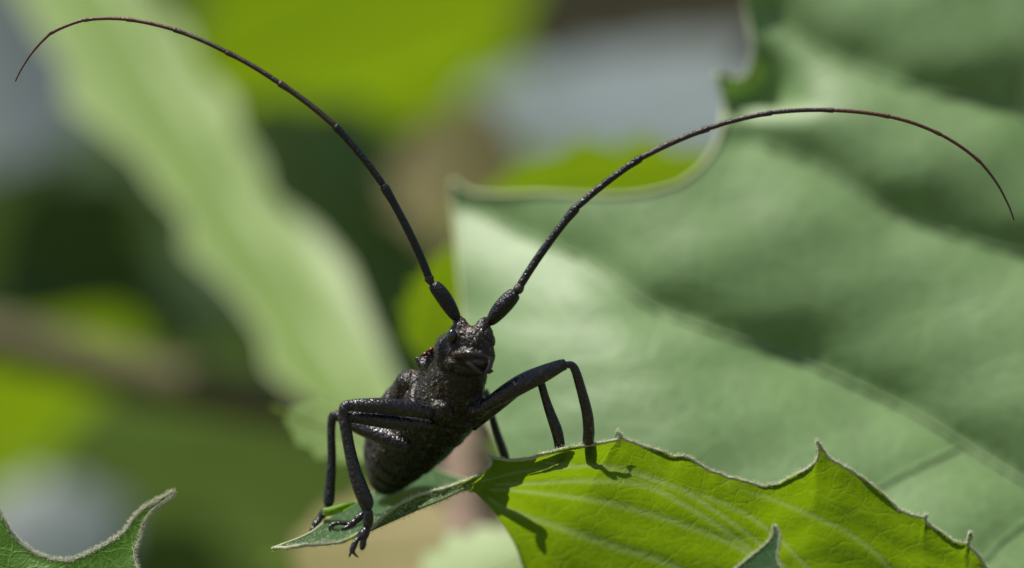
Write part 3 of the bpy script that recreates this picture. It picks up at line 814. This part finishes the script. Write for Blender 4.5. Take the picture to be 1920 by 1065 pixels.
# left middle leg: lies just below it
lg = limb('leg', [(815, 798, 10, 10), (795, 797, -5, 12), (760, 793, -22, 14), (710, 788, -36, 14), (670, 783, -44, 12), (652, 781, -48, 10)], M['limb'], beetle, 5, 14, 0.9)
limb('tibia', [(658, 780, -48, 8), (650, 786, -50, 9), (655, 830, -42, 9), (668, 890, -34, 11), (681, 935, -28, 12), (686, 955, -28, 8)], M['limb'], lg, 5, 12)
tarsus(lg, [[(686, 955, -28, 4), (680, 964, -30, 6.5), (670, 974, -32, 7), (665, 979, -34, 5)],
            [(668, 976, -33, 5), (662, 981, -36, 7), (654, 985, -38, 6.5), (650, 986, -38, 4)],
            [(656, 986, -40, 4), (648, 990, -42, 4.5), (641, 992, -42, 3)],
            [(650, 983, -38, 3), (640, 981, -40, 3.6), (628, 982, -42, 4), (622, 984, -42, 3)]],
       [[(624, 983, -42, 3), (619, 987, -43, 2.4), (618, 993, -44, 1.8), (620, 997, -44, 0.8)], [(626, 984, -40, 3), (623, 990, -38, 2), (626, 995, -38, 0.8)]], 16)
# left hind leg: further back
lg = limb('leg', [(770, 838, 70, 13), (740, 826, 80, 17), (705, 811, 96, 18), (665, 795, 112, 15), (640, 782, 122, 11), (628, 778, 126, 9)], M['limb'], beetle, 5, 14, 0.9)
limb('tibia', [(634, 776, 126, 8), (624, 782, 128, 9), (621, 810, 130, 8), (622, 860, 132, 8.5), (619, 910, 134, 10), (617, 940, 134, 10.5), (618, 950, 134, 6)], M['limb'], lg, 5, 12)
tarsus(lg, [[(617, 946, 134, 5), (610, 958, 132, 7), (603, 968, 130, 7.5), (600, 972, 130, 5)], [(601, 970, 130, 5), (596, 978, 128, 7.5), (591, 986, 126, 7), (589, 989, 126, 4)],
            [(591, 986, 126, 4), (586, 993, 124, 5), (582, 998, 124, 3)]], [[(584, 996, 124, 3), (580, 1000, 123, 2), (578, 1003, 122, 0.8)]], 8)
# right fore leg
lg = limb('leg', [(880, 783, 5, 10), (898, 772, -4, 12), (915, 758, -12, 12), (950, 736, -22, 17), (985, 716, -30, 18.5), (1020, 700, -36, 16.5), (1048, 687, -40, 12.5), (1060, 683, -42, 10.5)], M['limb'], beetle, 5, 14, 0.9)
limb('tibia', [(1060, 684, -42, 6), (1072, 685, -42, 7.5), (1080, 698, -40, 8.5), (1091, 735, -34, 9.5), (1101, 775, -26, 10.5), (1104, 806, -10, 11), (1103, 824, 4, 11), *behind([(1102, 840, 18, 11), (1102, 852, 18, 9)])], M['limb'], lg, 5, 14)
tarsus(lg, [behind(q, 9) for q in ([(1102, 849, 18, 5), (1108, 856, 22, 7), (1120, 860, 26, 6.5)], [(1119, 860, 26, 5), (1130, 864, 30, 6), (1142, 866, 32, 5)], [(1141, 865, 32, 3), (1156, 866, 34, 3.5), (1172, 864, 34, 2.5)])],
       [behind([(1171, 864, 34, 2.2), (1180, 863, 34, 1.5), (1188, 865, 34, 0.7)], 4)])
# right middle leg, mostly hidden by the front thigh
lg = limb('leg', [(885, 800, 45, 10), (905, 782, 36, 12), (940, 752, 28, 14), (975, 722, 20, 15), (1000, 706, 14, 12), (1012, 702, 12, 9)], M['limb'], beetle, 5, 14, 0.9)
limb('tibia', [(1010, 702, 12, 7), (1014, 716, 14, 7.5), (1022, 745, 16, 8), (1032, 775, 18, 9.5), (1043, 805, 20, 11), (1048, 826, 24, 10.5), *behind([(1050, 844, 30, 10), (1051, 858, 30, 8)])], M['limb'], lg, 5, 14)
tarsus(lg, [behind(q, 9) for q in ([(1050, 855, 30, 5), (1044, 861, 36, 7), (1034, 865, 40, 6)], [(1035, 865, 40, 5), (1024, 868, 44, 6), (1012, 871, 46, 5)], [(1013, 871, 46, 3), (1000, 874, 46, 3.5), (986, 877, 46, 2.5)])],
       [behind([(987, 877, 46, 2.2), (978, 880, 48, 0.8)], 4)])
# right hind leg
lg = limb('leg', [(858, 820, 110, 12), (875, 800, 130, 14), (892, 765, 155, 13), (903, 745, 168, 10), (909, 735, 172, 9)], M['limb'], beetle, 5, 12, 0.9)
limb('tibia', [(907, 732, 172, 8), (913, 745, 174, 8), (922, 780, 178, 7), (933, 815, 182, 7.5), (945, 850, 186, 8.5), (950, 868, 190, 7)], M['limb'], lg, 5, 12)
tarsus(lg, [[(950, 864, 190, 4), (954, 876, 192, 7), (958, 884, 194, 6)]], [[(958, 883, 194, 3), (962, 890, 196, 1)]])

# red mites on the collar
def mite(px, py, d, r, label, rot):
    root = blob('mite', (px, py, d), (r, r * 0.9, r * 0.72), M['mite'], None, RY(rot), 3)
    tag(root, label, 'mite', 'red mites on the beetle')
    for s in (-1, 1):
        for k in range(3):
            limb('leg', [(px + s * r * 0.5, py + r * 0.3, d - 2, 0.9), (px + s * (r * 0.9 + k * 0.7), py + r * 0.5 - k, d - 3, 0.8), (px + s * (r * 1.15 + k * 0.6), py + r * 0.95 - k * 0.4, d - 1, 0.5)], M['mite'], root, 2, 5)
mite(797, 664, 24, 6.0, 'round red mite beside the pointed collar spine', -10)
mite(808, 656, 22, 6.5, 'dark red mite tucked against the back of the beetle\'s head', -40)
